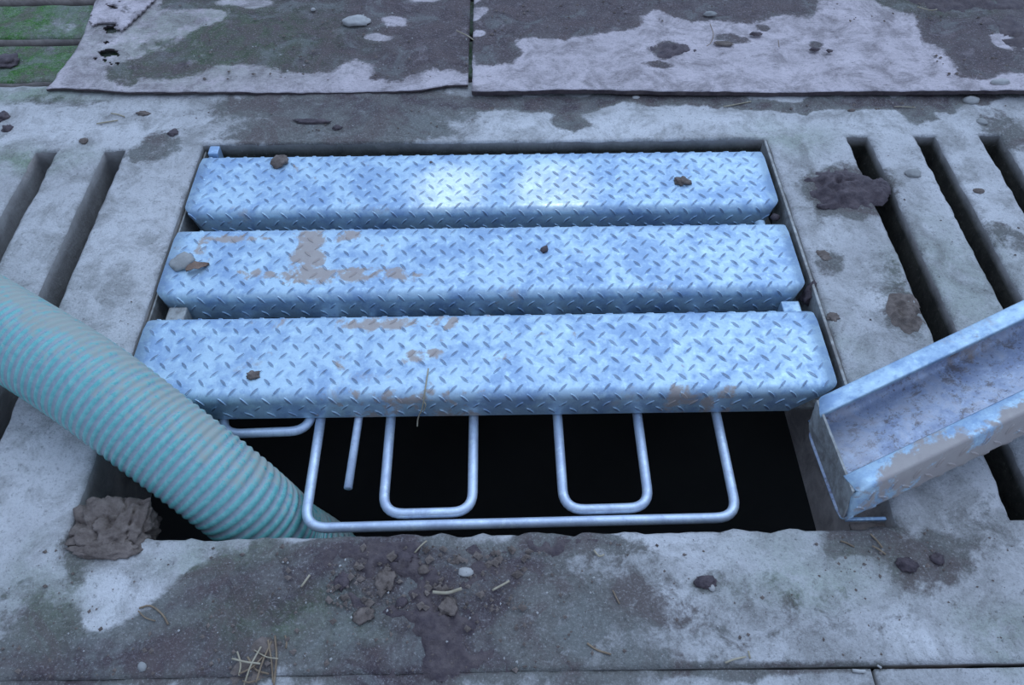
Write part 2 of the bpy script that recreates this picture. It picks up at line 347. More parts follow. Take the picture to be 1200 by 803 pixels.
def stain_main(X, Y):
    n = fbm(X, Y, 5, 3, 4)
    mud = 0.10 + (n - 0.5) * 0.35
    def add(v, *a, **k):
        nonlocal mud; mud = np.maximum(mud, blob(X, Y, *a, **k) * v + (n - 0.5) * 0.3 * (v > 0.3))
    # dirt band in front of the boards, their cast shadow painted in with it
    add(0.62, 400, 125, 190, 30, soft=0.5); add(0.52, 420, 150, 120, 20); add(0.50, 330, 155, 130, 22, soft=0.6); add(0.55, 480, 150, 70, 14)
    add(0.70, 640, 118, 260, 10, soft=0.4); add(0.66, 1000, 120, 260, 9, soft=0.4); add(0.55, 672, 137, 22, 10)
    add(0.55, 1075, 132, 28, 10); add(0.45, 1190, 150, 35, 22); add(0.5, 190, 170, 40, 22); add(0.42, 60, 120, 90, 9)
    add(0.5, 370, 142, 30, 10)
    # left slabs faint
    add(0.30, 225, 225, 30, 60, soft=0.8); add(0.33, 210, 300, 30, 60, soft=0.8)
    # right slabs
    add(0.50, 985, 220, 62, 36, soft=0.35); add(0.35, 1065, 370, 36, 26); add(0.38, 970, 300, 22, 20); add(0.32, 1060, 330, 50, 60, soft=0.8)
    add(0.36, 1170, 275, 40, 30); add(0.30, 960, 420, 40, 40, soft=.8)
    # near slab
    add(1.0, 480, 690, 150, 66, soft=0.5); add(0.95, 360, 690, 140, 50, soft=0.5); add(0.80, 560, 665, 110, 30, soft=0.6)
    add(0.88, 480, 775, 150, 45, soft=0.6); add(0.62, 250, 690, 110, 50, soft=0.5); add(0.66, 240, 760, 160, 50, soft=0.5)
    add(0.64, 60, 770, 120, 50, soft=0.4); add(0.5, 120, 640, 55, 30, soft=0.5); add(0.60, 660, 640, 90, 18); add(0.46, 640, 720, 130, 60, soft=0.5)
    add(0.46, 700, 770, 160, 40, soft=0.5); add(0.34, 830, 740, 120, 60, soft=0.7); add(0.30, 980, 740, 160, 50, soft=0.7)
    add(0.62, 1020, 635, 55, 34, soft=0.6); add(0.52, 1090, 665, 60, 26, soft=0.6); add(0.45, 835, 683, 26, 14); add(0.34, 1150, 640, 60, 50, soft=0.8)
    add(0.55, 900, 785, 200, 10, soft=0.5)
    add(0.30, 850, 720, 260, 80, soft=0.6); add(0.42, 700, 700, 160, 70, soft=0.6); add(0.55, 200, 720, 240, 60, soft=0.5); add(0.24, 1100, 700, 160, 70, soft=.6)
    # scraped pale tongue over the mud
    for a in ((160, 675, 42, 22), (135, 700, 26, 22), (190, 655, 60, 14), (430, 30, 20, 10)):
        mud = mud * (1 - 0.85 * blob(X, Y, *a, soft=0.5))
    moss = np.zeros_like(X)
    for v, a in ((0.55, (40, 180, 60, 12)), (0.5, (20, 112, 90, 7)), (0.35, (925, 160, 50, 16)), (0.28, (930, 400, 60, 60)), (0.30, (960, 680, 90, 30)),
                 (0.35, (1180, 730, 40, 30)), (0.25, (330, 730, 90, 30)), (0.25, (60, 690, 60, 40)), (0.2, (930, 640, 60, 20)), (0.3, (250, 655, 60, 16)), (0.25, (1130, 330, 60, 60))):
        moss = np.maximum(moss, v * blob(X, Y, *a, soft=0.7))
    li = np.zeros_like(X)
    for v, a in ((0.9, (690, 147, 150, 14)), (0.9, (860, 146, 120, 14)), (0.5, (1000, 150, 160, 30)), (0.6, (90, 150, 100, 18)), (0.8, (160, 675, 45, 24)), (0.8, (135, 700, 26, 24)),
                 (0.5, (60, 560, 90, 70)), (0.45, (150, 300, 80, 120)), (0.6, (780, 640, 60, 14)), (0.8, (1085, 745, 35, 22)), (0.5, (1130, 580, 60, 40)), (0.6, (965, 260, 25, 18)),
                 (0.55, (1150, 230, 60, 60)), (0.5, (1030, 340, 20, 20)), (0.35, (880, 670, 100, 30))):
        li = np.maximum(li, v * blob(X, Y, *a, soft=0.8))
    return np.stack([mud, moss, li], 1)

holes = [(HX0, HX1, HY0, HY1)]
holes += [(a, b, 0.418, 1.165) for a, b in SLOT_R] + [(a, b, 0.43, 1.150) for a, b in SLOT_L]
mx = [HX0, HX1] + [v for s in SLOT_R + SLOT_L for v in s]
xs = coords(-1.40, 1.45, 0.0085, mx); ys = coords(0.248, 1.348, 0.0085, [HY0, HY1, 0.418, 1.165, 0.43, 1.150])
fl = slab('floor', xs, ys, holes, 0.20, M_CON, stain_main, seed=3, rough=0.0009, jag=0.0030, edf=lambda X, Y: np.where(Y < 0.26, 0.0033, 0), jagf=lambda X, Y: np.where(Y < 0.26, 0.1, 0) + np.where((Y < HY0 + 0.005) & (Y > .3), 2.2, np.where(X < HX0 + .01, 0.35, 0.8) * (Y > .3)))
tag(fl, 'worn grey concrete slatted floor panel around the open pit', 'floor', kind='structure')
# nearest slab across the joint
def joint(X, Y): return (np.abs(X - 0.432) < 0.0016) & (Y > 0)
def joint_open(X, Y): return X, Y - np.clip((X - 0.15) / 0.35, 0, 1) * 0.004 * (Y > 0.246)
xs = coords(-1.40, 1.45, 0.010, [0.4298, 0.4342], 0.003); ys = coords(-0.15, 0.2476, 0.010, [])
fl2 = slab('floor', xs, ys, [], 0.18, M_CON, stain_main, cut=joint, seed=5, rough=0.0011, jag=0.0003, edge_drop=0.0003, inset=0.001, vmap=joint_open)
tag(fl2, 'concrete slab beyond the thin joint at the near edge', 'floor', kind='structure')
# mossy slatted panel behind, slats run the other way
def stain_back(X, Y):
    n = fbm(X, Y, 9, 44, 4); mud = 0.42 + (n - 0.5) * 0.5
    mud = np.maximum(mud, 0.8 * blob(X, Y, 8, 72, 22, 16))
    moss = np.clip(1.0 + (fbm(X, Y, 6, 61, 3) - 0.5) * 1.6, 0, 1)
    return np.stack([mud, moss, 0 * X], 1)
xs = coords(-1.75, 1.9, 0.02, [-1.5]); ys = coords(1.352, 2.05, 0.010, [1.372, 1.494, 1.520, 1.650, 1.676, 1.806, 1.832])
fl3 = slab('floor', xs, ys, [(-1.55, 1.6, 1.352, 1.368), (-1.55, 1.6, 1.494, 1.520), (-1.55, 1.6, 1.650, 1.676), (-1.55, 1.6, 1.806, 1.832)], 0.18, M_CON, stain_back, seed=8, z0=-0.004)
tag(fl3, 'moss-green concrete slatted panel showing behind the boards', 'floor', kind='structure')

# pit below: sides and slurry, almost no light gets there
def box_mesh(x0, x1, y0, y1, z0, z1):
    v = [(x, y, z) for z in (z0, z1) for y in (y0, y1) for x in (x0, x1)]
    f = [(0, 2, 3, 1), (4, 5, 7, 6), (0, 1, 5, 4), (2, 6, 7, 3), (0, 4, 6, 2), (1, 3, 7, 5)]
    return v, f
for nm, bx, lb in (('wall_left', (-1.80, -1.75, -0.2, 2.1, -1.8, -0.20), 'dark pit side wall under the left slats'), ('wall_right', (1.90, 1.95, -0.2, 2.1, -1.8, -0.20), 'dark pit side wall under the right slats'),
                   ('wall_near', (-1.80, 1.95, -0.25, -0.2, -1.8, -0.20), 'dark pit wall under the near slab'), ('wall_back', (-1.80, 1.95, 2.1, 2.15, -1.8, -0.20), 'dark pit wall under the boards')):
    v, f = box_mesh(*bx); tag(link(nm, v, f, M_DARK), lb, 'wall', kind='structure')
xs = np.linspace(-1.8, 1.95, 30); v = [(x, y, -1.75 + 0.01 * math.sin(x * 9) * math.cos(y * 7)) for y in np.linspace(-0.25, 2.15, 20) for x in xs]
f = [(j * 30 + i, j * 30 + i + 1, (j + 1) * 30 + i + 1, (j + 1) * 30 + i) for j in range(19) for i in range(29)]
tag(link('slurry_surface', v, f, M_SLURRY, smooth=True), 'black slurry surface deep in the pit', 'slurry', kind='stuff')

# ------------------------------------------------------------------ boards laid at the back
def stain_sheet_left(X, Y):
    n = fbm(X, Y, 8, 71, 4)
    sd_ = poly_sd(X, Y, [(205, -40), (640, -40), (640, 60), (560, 98), (500, 88), (470, 100), (432, 98), (440, 84), (415, 72), (390, 90), (330, 92), (310, 82), (260, 80), (225, 96), (160, 100), (135, 96), (140, 80), (200, 60), (255, 22), (190, 15)])
    mud = np.clip(0.36 + sd_ * 14, 0, 0.80) + (n - 0.5) * 0.3
    for a in ((462, 24, 16, 9), (445, 48, 20, 6), (288, 5, 30, 8), (500, -2, 26, 6), (240, 25, 26, 8)): mud = mud - 0.6 * blob(X, Y, *a)
    mud = np.maximum(mud, 0.55 * blob(X, Y, 150, 92, 34, 14)); mud = np.maximum(mud, 0.42 * blob(X, Y, 220, 55, 60, 12))
    return np.stack([mud, 0.35 * blob(X, Y, 230, 50, 160, 50) + 0 * X, 0.25 * blob(X, Y, 130, 80, 50, 40)], 1)
def stain_sheet_right(X, Y):
    n = fbm(X, Y, 10, 81, 4)
    sd_ = poly_sd(X, Y, [(540, -60), (1300, -60), (1300, 60), (1200, 82), (1150, 100), (1120, 98), (1106, 66), (1080, 55), (1068, 24), (1036, 14), (1010, 0), (960, 5), (950, 24), (905, 22), (880, 34), (850, 30), (805, 32), (765, 18), (748, 28), (748, 40), (700, 48), (662, 55), (625, 52), (602, 54), (612, 70), (600, 84), (560, 84), (550, 60)])
    mud = np.clip(0.38 + sd_ * 16, 0, 0.92) + (n - 0.5) * 0.22
    for a in ((570, 24, 16, 8), (575, 4, 24, 6), (566, 46, 10, 4), (1100, 5, 14, 6), (1190, 40, 14, 8), (1176, 60, 22, 12)): mud = mud - 0.7 * blob(X, Y, *a)
    for a in ((850, 52, 20, 6), (888, 37, 10, 5), (783, 68, 30, 9), (1190, 90, 20, 8), (955, 58, 14, 5), (768, 84, 20, 6)): mud = np.maximum(mud, 0.5 * blob(X, Y, *a))
    return np.stack([mud, 0.25 * blob(X, Y, 1100, 12, 70, 16) + 0 * X, 0.12 + 0 * X], 1)

def sheet_warp_l(X, Y): return 0.0035 * np.sin(X * 9 + 1) * np.clip((1.45 - Y) * 6, 0, 1) + 0.004 * blob(X, Y, 90, 90, 40, 30, soft=0.9)
def sheet_warp_r(X, Y): return 0.0030 * np.sin(X * 7.5) + 0.006 * np.clip((X - 0.3), 0, 1) * np.clip((1.5 - Y) * 4, 0, 1)
holes_px = [[(113, 36), (121, 34), (130, 34), (138, 33), (140, 38), (134, 39), (126, 42), (118, 43)],
            [(105, 68), (112, 66), (118, 64), (128, 64), (134, 67), (137, 74), (131, 71), (124, 73), (117, 75), (109, 72)],
            [(112, 55), (118, 53), (120, 55), (114, 57)], [(128, 12), (138, 14), (140, 16), (132, 16)], [(101, 77), (105, 76), (104, 80)], [(115, 78), (121, 77), (118, 80)], [(134, 81), (137, 80), (137, 84)],
            [(125, 82), (130, 82), (129, 85)], [(141, 8), (146, 8), (144, 10)], [(139, 1), (143, 2), (140, 4)]]
def map_left(X, Y):
    fl_ = np.interp(X, [-0.83, -0.66, -0.35, -0.12, -0.068, 0.0], [1.325, 1.307, 1.308, 1.309, 1.321, 1.322]) + (fbm(X, Y * 0 + 3, 40, 90, 2) - 0.5) * 0.004
    le = -0.828 + 0.010 * np.sin(Y * 14) + (fbm(X * 0, Y, 30, 91, 2) - 0.5) * 0.006
    return X + (le + 0.85) * np.clip(1 - (X + 0.85) / 0.15, 0, 1), Y + (fl_ - 1.30) * np.clip(1 - (Y - 1.30) / 0.2, 0, 1)
def cut_left(X, Y):
    c = np.zeros(X.shape, bool)
    for h in holes_px: c |= poly_sd(X, Y, h) > -0.001
    return c
xs = coords(-0.85, -0.030, 0.005, []); ys = coords(1.300, 1.95, 0.005, [])
sl = slab('rotten_board', xs, ys, [], 0.005, M_BOARD, stain_sheet_left, z0=0.007, warp=sheet_warp_l, cut=cut_left, vmap=map_left, edge_drop=0.0004, jag=0.0016, rough=0.0006, wall=M_MUD_AND_SHADE, inset=0.0005, seed=12)  # dark edge colour paints the shadow line under the board front
tag(sl, 'rotten muddy board with holes eaten into its pale corner, next to the mossy slats', 'board')
def cut_strip(X, Y):
    return poly_sd(X, Y, [(112, -60), (235, -60), (190, 0), (170, 20), (146, 43), (139, 41), (137, 34), (122, 34), (112, 38), (107, 30), (122, 0)]) < 0
def cut_strip_h(X, Y):
    c = cut_strip(X, Y)
    for h in holes_px: c |= poly_sd(X, Y, h) > -0.001
    return c
xs = coords(-0.86, -0.62, 0.005, []); ys = coords(1.48, 1.85, 0.005, [])
st2 = slab('loose_layer', xs, ys, [], 0.004, M_BOARD, lambda X, Y: np.stack([0.15 + 0.35 * (fbm(X, Y, 25, 5, 3) - .4), 0 * X, 0.25 + 0 * X], 1), z0=0.0145, warp=sheet_warp_l, cut=cut_strip_h, edge_drop=0.0008, jag=0.0016, rough=0.0006, wall=M_BOARD, inset=0.0003, seed=14)
st2.parent = sl; st2['label'] = 'pale top layer peeling off the board'
def map_right(X, Y):
    fr = np.interp(X, [-0.03, 0.2, 0.42, 0.7, 1.02, 1.5], [1.294, 1.290, 1.284, 1.281, 1.270, 1.262]) + (fbm(X, Y * 0 + 1, 30, 95, 3) - 0.5) * 0.006
    return X, Y + (fr - 1.28) * np.clip(1 - (Y - 1.28) / 0.2, 0, 1)
xs = coords(-0.0225, 1.60, 0.0055, []); ys = coords(1.280, 1.95, 0.0055, [])
sr = slab('muddy_board', xs, ys, [], 0.009, M_BOARD, stain_sheet_right, z0=0.013, warp=sheet_warp_r, vmap=map_right, edge_drop=0.0004, jag=0.0018, rough=0.0007, wall=M_MUD_AND_SHADE, inset=0.0005, seed=16)  # edge coloured dark in place of the shadow below it
tag(sr, 'wide board with a pale dry strip and wet brown mud behind the open pit', 'board')

# ------------------------------------------------------------------ checker plate planks
PW, PH, TH, RC, LIP = 0.150, 0.054, 0.003, 0.014, 0.027
def plank_profile(off=0.0):
    """outer outline across the plank, from the front lip round over the tread to the back lip"""
    w2 = PW / 2 - off; h = PH; r = RC - off; pts = []
    pts.append((-w2 + LIP, -h + off)); 
    for k in range(4):
        a = PI + PI / 2 - k * PI / 6; rr = 0.004
        pts.append((-w2 + rr + rr * math.cos(a), -h + off + rr + rr * math.sin(a)))
    for k in range(7):
        a = PI - k * PI / 12
        pts.append((-w2 + r + r * math.cos(a), -off - r + r * math.sin(a)))
    for k in range(1, 10): pts.append((-w2 + r + (2 * w2 - 2 * r) * k / 10, -off))
    for (a_, b_) in reversed(pts[:11 + 0]): pts.append((-a_, b_))
    return pts
def taper(n, k=0.0):                                # flange corners are rounded; some are cut back towards the lips
    d = min(1.0, max(0.0, -n - 0.002) / (PH - 0.006)); q = max(0.0, (d - 0.7) / 0.3)
    return max(k * d ** 1.15, 0.014 * (1 - math.sqrt(max(0.0, 1 - q * q))) + 0.003 * d)
def make_plank_mesh(length, stain=None, seed=0, lugs=True, rev=False, kl=0.0, kr=0.0, shear=0.0):
    out = plank_profile(); inn = plank_profile(TH); V = []; F = []; MI = []
    n = len(out); NX = 41; hl = length / 2
    rng = random.Random(seed)
    def ring(prof, t):
        for (s, z) in prof:
            lim = hl - (taper(z, kl) if t < 0 else taper(z, kr)) - 0.013 * max(0, (abs(s) - (PW / 2 - 0.018)) / 0.018) ** 2.2
            V.append((t * lim, s, z))
    for k in range(NX): ring(out, -1 + 2 * k / (NX - 1))
    for k in range(NX): ring(inn, -1 + 2 * k / (NX - 1))
    B = NX * n
    for k in range(NX - 1):
        for i in range(n - 1):
            a = k * n + i
            F.append((a, a + n, a + n + 1, a + 1)); F.append((B + a, B + a + 1, B + a + n + 1, B + a + n)); MI += [0, 1]
        for i in (0, n - 1):
            a = k * n + i; q = (a, B + a, B + a + n, a + n); F.append(q if i == 0 else q[::-1]); MI.append(0)
    for k in (0, NX - 1):
        for i in range(n - 1):
            a = k * n + i; q = (a, a + 1, B + a + 1, B + a); F.append(q if k == 0 else q[::-1]); MI.append(0)
    nbase = len(V)
    # raised tread marks follow the outline round both edges
    if lugs:
        P = out[5:-5]; L = [0]
        for a, b in zip(P, P[1:]): L.append(L[-1] + math.hypot(b[0] - a[0], b[1] - a[1]))
        P = [(out[4][0], out[4][1])] + P; L = [0] + [l + math.hypot(P[1][0] - P[0][0], P[1][1] - P[0][1]) for l in L]
        P.append(out[-5]); L.append(L[-1] + math.hypot(P[-1][0] - P[-2][0], P[-1][1] - P[-2][1]))
        L = np.array(L); PS = np.array([p[0] for p in P]); PN = np.array([p[1] for p in P])
        def on(v):
            s = np.interp(v, L, PS); z = np.interp(v, L, PN); e = 0.002
            ds = np.interp(v + e, L, PS) - np.interp(v - e, L, PS); dz = np.interp(v + e, L, PN) - np.interp(v - e, L, PN)
            q = math.hypot(ds, dz) or 1; return s, z, -dz / q, ds / q
        pitch = 0.0305; row = 0.01525; off0 = rng.uniform(0, pitch); v = 0.010; r_ = rng.randint(0, 1)
        while v < L[-1] - 0.008:
            s_, z_, _, _ = on(v); lim = hl - taper(z_, max(kl, kr)) - 0.010
            u = -lim - (-lim % pitch) + off0 + (pitch / 2 if r_ % 2 else 0) - pitch
            while u < lim:
                if u > -lim:
                    ang = (-1 if r_ % 2 == 0 else 1) * math.radians(47 + rng.uniform(-3, 3)) * (-1 if rev else 1)
                    ln = 0.0094; wd = 0.0025 if r_ % 2 == 0 else 0.0020; hgt = 0.0015
                    base = len(V); K = 10
                    for lev, sc_, hh in ((0, 1.0, -0.0002), (1, 0.72, hgt)):
                        for k in range(K):
                            a = 2 * PI * k / K; lx = math.cos(a) * ln * sc_; ly = math.sin(a) * abs(math.sin(a)) ** 0.35 * wd * sc_
                            uu = u + lx * math.cos(ang) - ly * math.sin(ang); vv = v + lx * math.sin(ang) + ly * math.cos(ang)
                            s, z, ns, nz = on(min(max(vv, 0.0005), L[-1] - 0.0005))
                            V.append((uu, s + ns * hh, z + nz * hh))
                    for k in range(K):
                        F.append((base + k, base + (k + 1) % K, base + K + (k + 1) % K, base + K + k)); MI.append(0)
                    F.append(tuple(base + K + k for k in range(K))); MI.append(2)
                u += pitch
            v += row; r_ += 1
    if shear: V = [(x + shear * y * (x < 0), y, z) for x, y, z in V]
    me = bpy.data.meshes.new('tread'); me.from_pydata(V, [], F)
    for m in (M_ZINC, M_INNER, M_LUG): me.materials.append(m)
    me.polygons.foreach_set('material_index', MI)
    sm = np.zeros(len(F), bool); sm[:] = True
    for i, q in enumerate(F):
        if MI[i] == 2 or len(q) > 4: sm[i] = False
    me.polygons.foreach_set('use_smooth', sm.tolist())
    col = np.zeros((len(V), 4), np.float32)
    if stain:
        for (cx_, cy_, rx, ry, v) in stain:
            a = np.array(V); d = np.sqrt(((a[:, 0] - cx_) / rx) ** 2 + ((a[:, 1] - cy_) / ry) ** 2); d = np.where(a[:, 2] < -PH * 2, 9, d)
            col[:, 0] = np.maximum(col[:, 0], v * np.clip(1.5 - d, 0, 1))
    col[:, 1] = col[:, 0]; col[:, 2] = col[:, 0]; col[:, 3] = 1
    at = me.color_attributes.new('stain', 'FLOAT_COLOR', 'POINT'); at.data.foreach_set('color', col.ravel())
    me.update()
    return me
def end_plate(parent, length, side, mat=M_INNER, k=0.0, shear=0.0):
    """sloping plate that closes the channel end"""
    hl = length / 2; V = []; F = []
    prof = [(-PW / 2 + 0.004, -PH + 0.001), (-PW / 2 + 0.0035, -RC)] + [(-PW / 2 + RC + (RC - .0035) * math.cos(a), -RC + (RC - .0035) * math.sin(a)) for a in (PI * 0.8, PI * 0.65)]
    prof = prof + [(-s, z) for s, z in reversed(prof)]
    for dx in (0.003, 0.006):
        for s, z in prof: V.append((side * (hl - taper(z, k) - dx) + (shear * s if side < 0 else 0), s, z))
    n = len(prof); F.append(tuple(range(n))); F.append(tuple(range(2 * n - 1, n - 1, -1)))
    for i in range(n): F.append((i, n + i, n + (i + 1) % n, (i + 1) % n))
    return link('end_plate', V, F, mat, parent)
def tube(name, path, r, mat, parent=None, seg=12, caps=True, closed=False):
    pts = [Vector(p) for p in path]; V = []; F = []; n = len(pts)
    t0 = (pts[1] - pts[0]).normalized(); nrm = t0.orthogonal().normalized()
    for i, p in enumerate(pts):
        t = (pts[min(i + 1, n - 1)] - pts[max(i - 1, 0)]).normalized()
        nrm = (nrm - t * nrm.dot(t)).normalized(); bi = t.cross(nrm)
        rr = r(i / (n - 1)) if callable(r) else r
        for k in range(seg):
            a = 2 * PI * k / seg; V.append(p + (nrm * math.cos(a) + bi * math.sin(a)) * rr)
    for i in range(n - 1):
        for k in range(seg):
            F.append((i * seg + k, i * seg + (k + 1) % seg, (i + 1) * seg + (k + 1) % seg, (i + 1) * seg + k))
    if caps: F.append(tuple(range(seg))[::-1]); F.append(tuple((n - 1) * seg + k for k in range(seg)))
    o = link(name, V, F, mat, parent, smooth=True)
    return o
def rounded_box(name, x0, x1, y0, y1, z0, z1, mat, parent=None, bev=0.003):
    bm = bmesh.new(); bmesh.ops.create_cube(bm, size=1)
    for v in bm.verts: v.co = Vector((x0 + (v.co.x + .5) * (x1 - x0), y0 + (v.co.y + .5) * (y1 - y0), z0 + (v.co.z + .5) * (z1 - z0)))
    bmesh.ops.bevel(bm, geom=bm.edges[:], offset=bev, segments=2, profile=0.6, affect='EDGES')
    me = bpy.data.meshes.new(name); bm.to_mesh(me); bm.free(); me.materials.append(mat)
    o = bpy.data.objects.new(name, me); COL.objects.link(o)
    if parent: o.parent = parent
    return o

def make_plank(center, label, length, stain, seed, rev=False, kl=0.0, kr=0.0):
    t = bpy.data.objects.new('checker_plate_plank', None); COL.objects.link(t); t.empty_display_size = 0.05
    tag(t, label, 'plank', 'checker plate cover planks'); t.location = center
    me = make_plank_mesh(length, stain, seed, True, rev, kl, kr)
    o = bpy.data.objects.new('tread_plate', me); COL.objects.link(o); o.parent = t
    return t
PLX = -0.0005; PLEN = 0.992
def spacer(parent, x0, x1, y0, y1, z0, z1, mat=M_ZINC, bev=0.0025):
    cx_, cy_, cz_ = parent.location
    o = rounded_box('spacer_lug', x0 - cx_, x1 - cx_, y0 - cy_, y1 - cy_, z0 - cz_, z1 - cz_, mat, parent, bev); return o
pA = make_plank((PLX, 1.059, 0.0), 'checker plate plank at the back of the pit with two bright light patches', PLEN,
                [(-0.32, 0.035, 0.02, 0.012, 0.6), (0.33, 0.02, .02, .012, .4)], 1)
pB = make_plank((PLX, 0.874, 0.0), 'middle checker plate plank smeared with brown mud and carrying a grey stone', PLEN,
                [(-0.28, 0.02, 0.03, 0.05, 0.9), (-0.34, -0.03, 0.05, 0.012, 0.7), (-0.22, -0.035, 0.12, 0.02, 0.75), (-0.40, 0.05, 0.06, 0.012, 0.7), (-0.22, 0.055, 0.03, 0.015, 0.7), (-0.45, 0.02, .03, .03, .5)], 2)
pC = make_plank((PLX, 0.688, 0.0), 'checker plate plank bordering the open pit with a straw hanging over its edge', PLEN,
                [(-0.15, 0.055, 0.06, 0.012, 0.62), (-0.08, -0.005, 0.035, 0.012, 0.72), (-0.21, -0.02, .02, .015, .5), (0.02, -0.01, .02, .01, .6), (0.31, -0.072, 0.06, 0.012, 0.5), (-0.1, -0.072, 0.12, 0.012, 0.45), (0.1, 0.03, .2, .01, .28), (-0.2, 0.06, .25, .02, .3)], 3, kl=0.03, kr=0.045)
spacer(pA, -0.488, -0.470, 1.134, 1.156, -0.045, 0.002)
spacer(pC, -0.478, -0.450, 0.764, 0.794, -0.050, -0.016, M_RUST)
spacer(pC, 0.458, 0.486, 0.766, 0.792, -0.050, -0.018)
rd = tube('spacer_lug', [(0.463 - PLX, 0.935 - 0.874, -0.03), (0.463 - PLX, 0.968 - 0.874, -0.022)], 0.0085, M_ZINC, pB, 14)

# the plank taken out lies upside down, its end tipped into the corner of the pit
def place4():
    a, t, r = math.radians(19.73), math.radians(15.26), math.radians(-15.5)
    L = Vector((math.cos(a) * math.cos(t), math.sin(a) * math.cos(t), math.sin(t)))
    Sd = Vector((-math.sin(a), math.cos(a), 0)); Nn = L.cross(Sd)
    S2 = math.cos(r) * Sd + math.sin(r) * Nn; N2 = -math.sin(r) * Sd + math.cos(r) * Nn
    O = Vector((0.470, 0.420, 0.013))
    return O, L, S2, N2
O4, L4, S4, N4 = place4()
# plank local: x along, y across, z outward from the tread. upside down: tread outward = -N4
t4 = bpy.data.objects.new('checker_plate_plank', None); COL.objects.link(t4)
tag(t4, 'checker plate plank turned upside down, leaning out over the corner of the pit', 'plank', 'checker plate cover planks')
LEN4 = 0.985
org = O4 + L4 * (LEN4 / 2 - 0.010) + S4 * (PW / 2) + N4 * 0.0
X4 = L4; Z4 = -N4; Y4 = Z4.cross(X4)
t4.matrix_world = Matrix(((X4.x, Y4.x, Z4.x, org.x), (X4.y, Y4.y, Z4.y, org.y), (X4.z, Y4.z, Z4.z, org.z), (0, 0, 0, 1)))
me4 = make_plank_mesh(LEN4, [(-0.2, 0.075, 0.30, 0.016, 0.85), (-0.38, 0.070, .08, .02, .9), (0.1, 0.07, .1, .03, .6)], 4, True, True, 0.008, 0.008, -0.30)
o4 = bpy.data.objects.new('tread_plate', me4); COL.objects.link(o4); o4.parent = t4
ep = end_plate(t4, LEN4, -1, M_RUST, 0.008, -0.30); ep2 = end_plate(t4, LEN4, 1, M_RUST, 0.008)
o4['label'] = 'inside of the channel, smooth and speckled with rust'

# ------------------------------------------------------------------ steel edge frame round the hole
fr = bpy.data.objects.new('edge_frame', None); COL.objects.link(fr); fr.location = (0, HY1, 0)
tag(fr, 'thin steel angle frame lining the hole in the concrete', 'frame')
def fr_box(nm, x0, x1, y0, y1, z0, z1, mat): return rounded_box(nm, x0, x1, y0 - HY1, y1 - HY1, z0, z1, mat, fr, 0.0012)
fr_box('side_rail', 0.504, 0.5085, 0.620, 1.158, -0.075, 0.001, M_RUST)
fr_box('side_rail', -0.5015, -0.4985, 0.620, 1.158, -0.075, -0.012, M_RUST)
fr_box('support_ledge', 0.445, 0.504, 0.630, 1.158, -0.075, -0.0685, M_RUST)
fr_box('support_ledge', -0.4965, -0.445, 0.560, 1.158, -0.075, -0.0685, M_RUST)
fr_box('corner_bar', 0.455, 0.506, 0.424, 0.4285, -0.014, -0.009, M_ZINC)
fr_box('corner_bar', 0.462, 0.506, 0.414, 0.424, -0.022, -0.017, M_MUDBRN)

# ------------------------------------------------------------------ safety grid of bent rods
def rounded_path(pts, r, k=7):
    out = [Vector(pts[0])]
    for a, b, c in zip(pts, pts[1:], pts[2:]):
        a, b, c = Vector(a), Vector(b), Vector(c); d1 = (a - b).normalized(); d2 = (c - b).normalized()
        ang = d1.angle(d2); tl = r / math.tan(ang / 2); p1 = b + d1 * tl; p2 = b + d2 * tl
        for i in range(k + 1):
            s = i / k; out.append(p1 * (1 - s) ** 2 + b * 2 * s * (1 - s) + p2 * s * s)
    out.append(Vector(pts[-1])); return out
gz = -0.0610; RR = 0.0069
gr = bpy.data.objects.new('safety_grid', None); COL.objects.link(gr)
tag(gr, 'welded grid of pale bent steel rods reaching out over the black pit', 'grid')
tube('outer_loop', rounded_path([(-0.233, 1.10, gz), (-0.2325, 0.449, gz), (0.3370, 0.4545, gz), (0.3350, 1.10, gz)], 0.030), RR, M_ROD, gr)
tube('inner_loop', rounded_path([(-0.133, 0.90, gz), (-0.1315, 0.467, gz + 0.0), (-0.013, 0.4685, gz), (-0.0135, 0.90, gz)], 0.029), RR, M_ROD, gr)
tube('inner_loop', rounded_path([(0.1055, 0.90, gz), (0.1085, 0.469, gz), (0.2225, 0.4705, gz), (0.2225, 0.90, gz)], 0.029), RR, M_ROD, gr)
tube('side_loop', rounded_path([(-0.372, 0.90, gz), (-0.372, 0.594, gz), (-0.247, 0.598, gz), (-0.247, 0.90, gz)], 0.029), RR, M_ROD, gr)
tube('straight_rod', [(-0.174, 0.90, gz), (-0.176, 0.70, gz), (-0.1815, 0.506, gz)], 0.0058, M_ROD, gr)
tube('cross_rod', [(-0.492, 0.83, gz - 0.0005), (0.500, 0.83, gz - 0.0005)], RR, M_ROD, gr)
tube('cross_rod', [(-0.492, 1.08, gz - 0.0005), (0.500, 1.08, gz - 0.0005)], RR, M_ROD, gr)

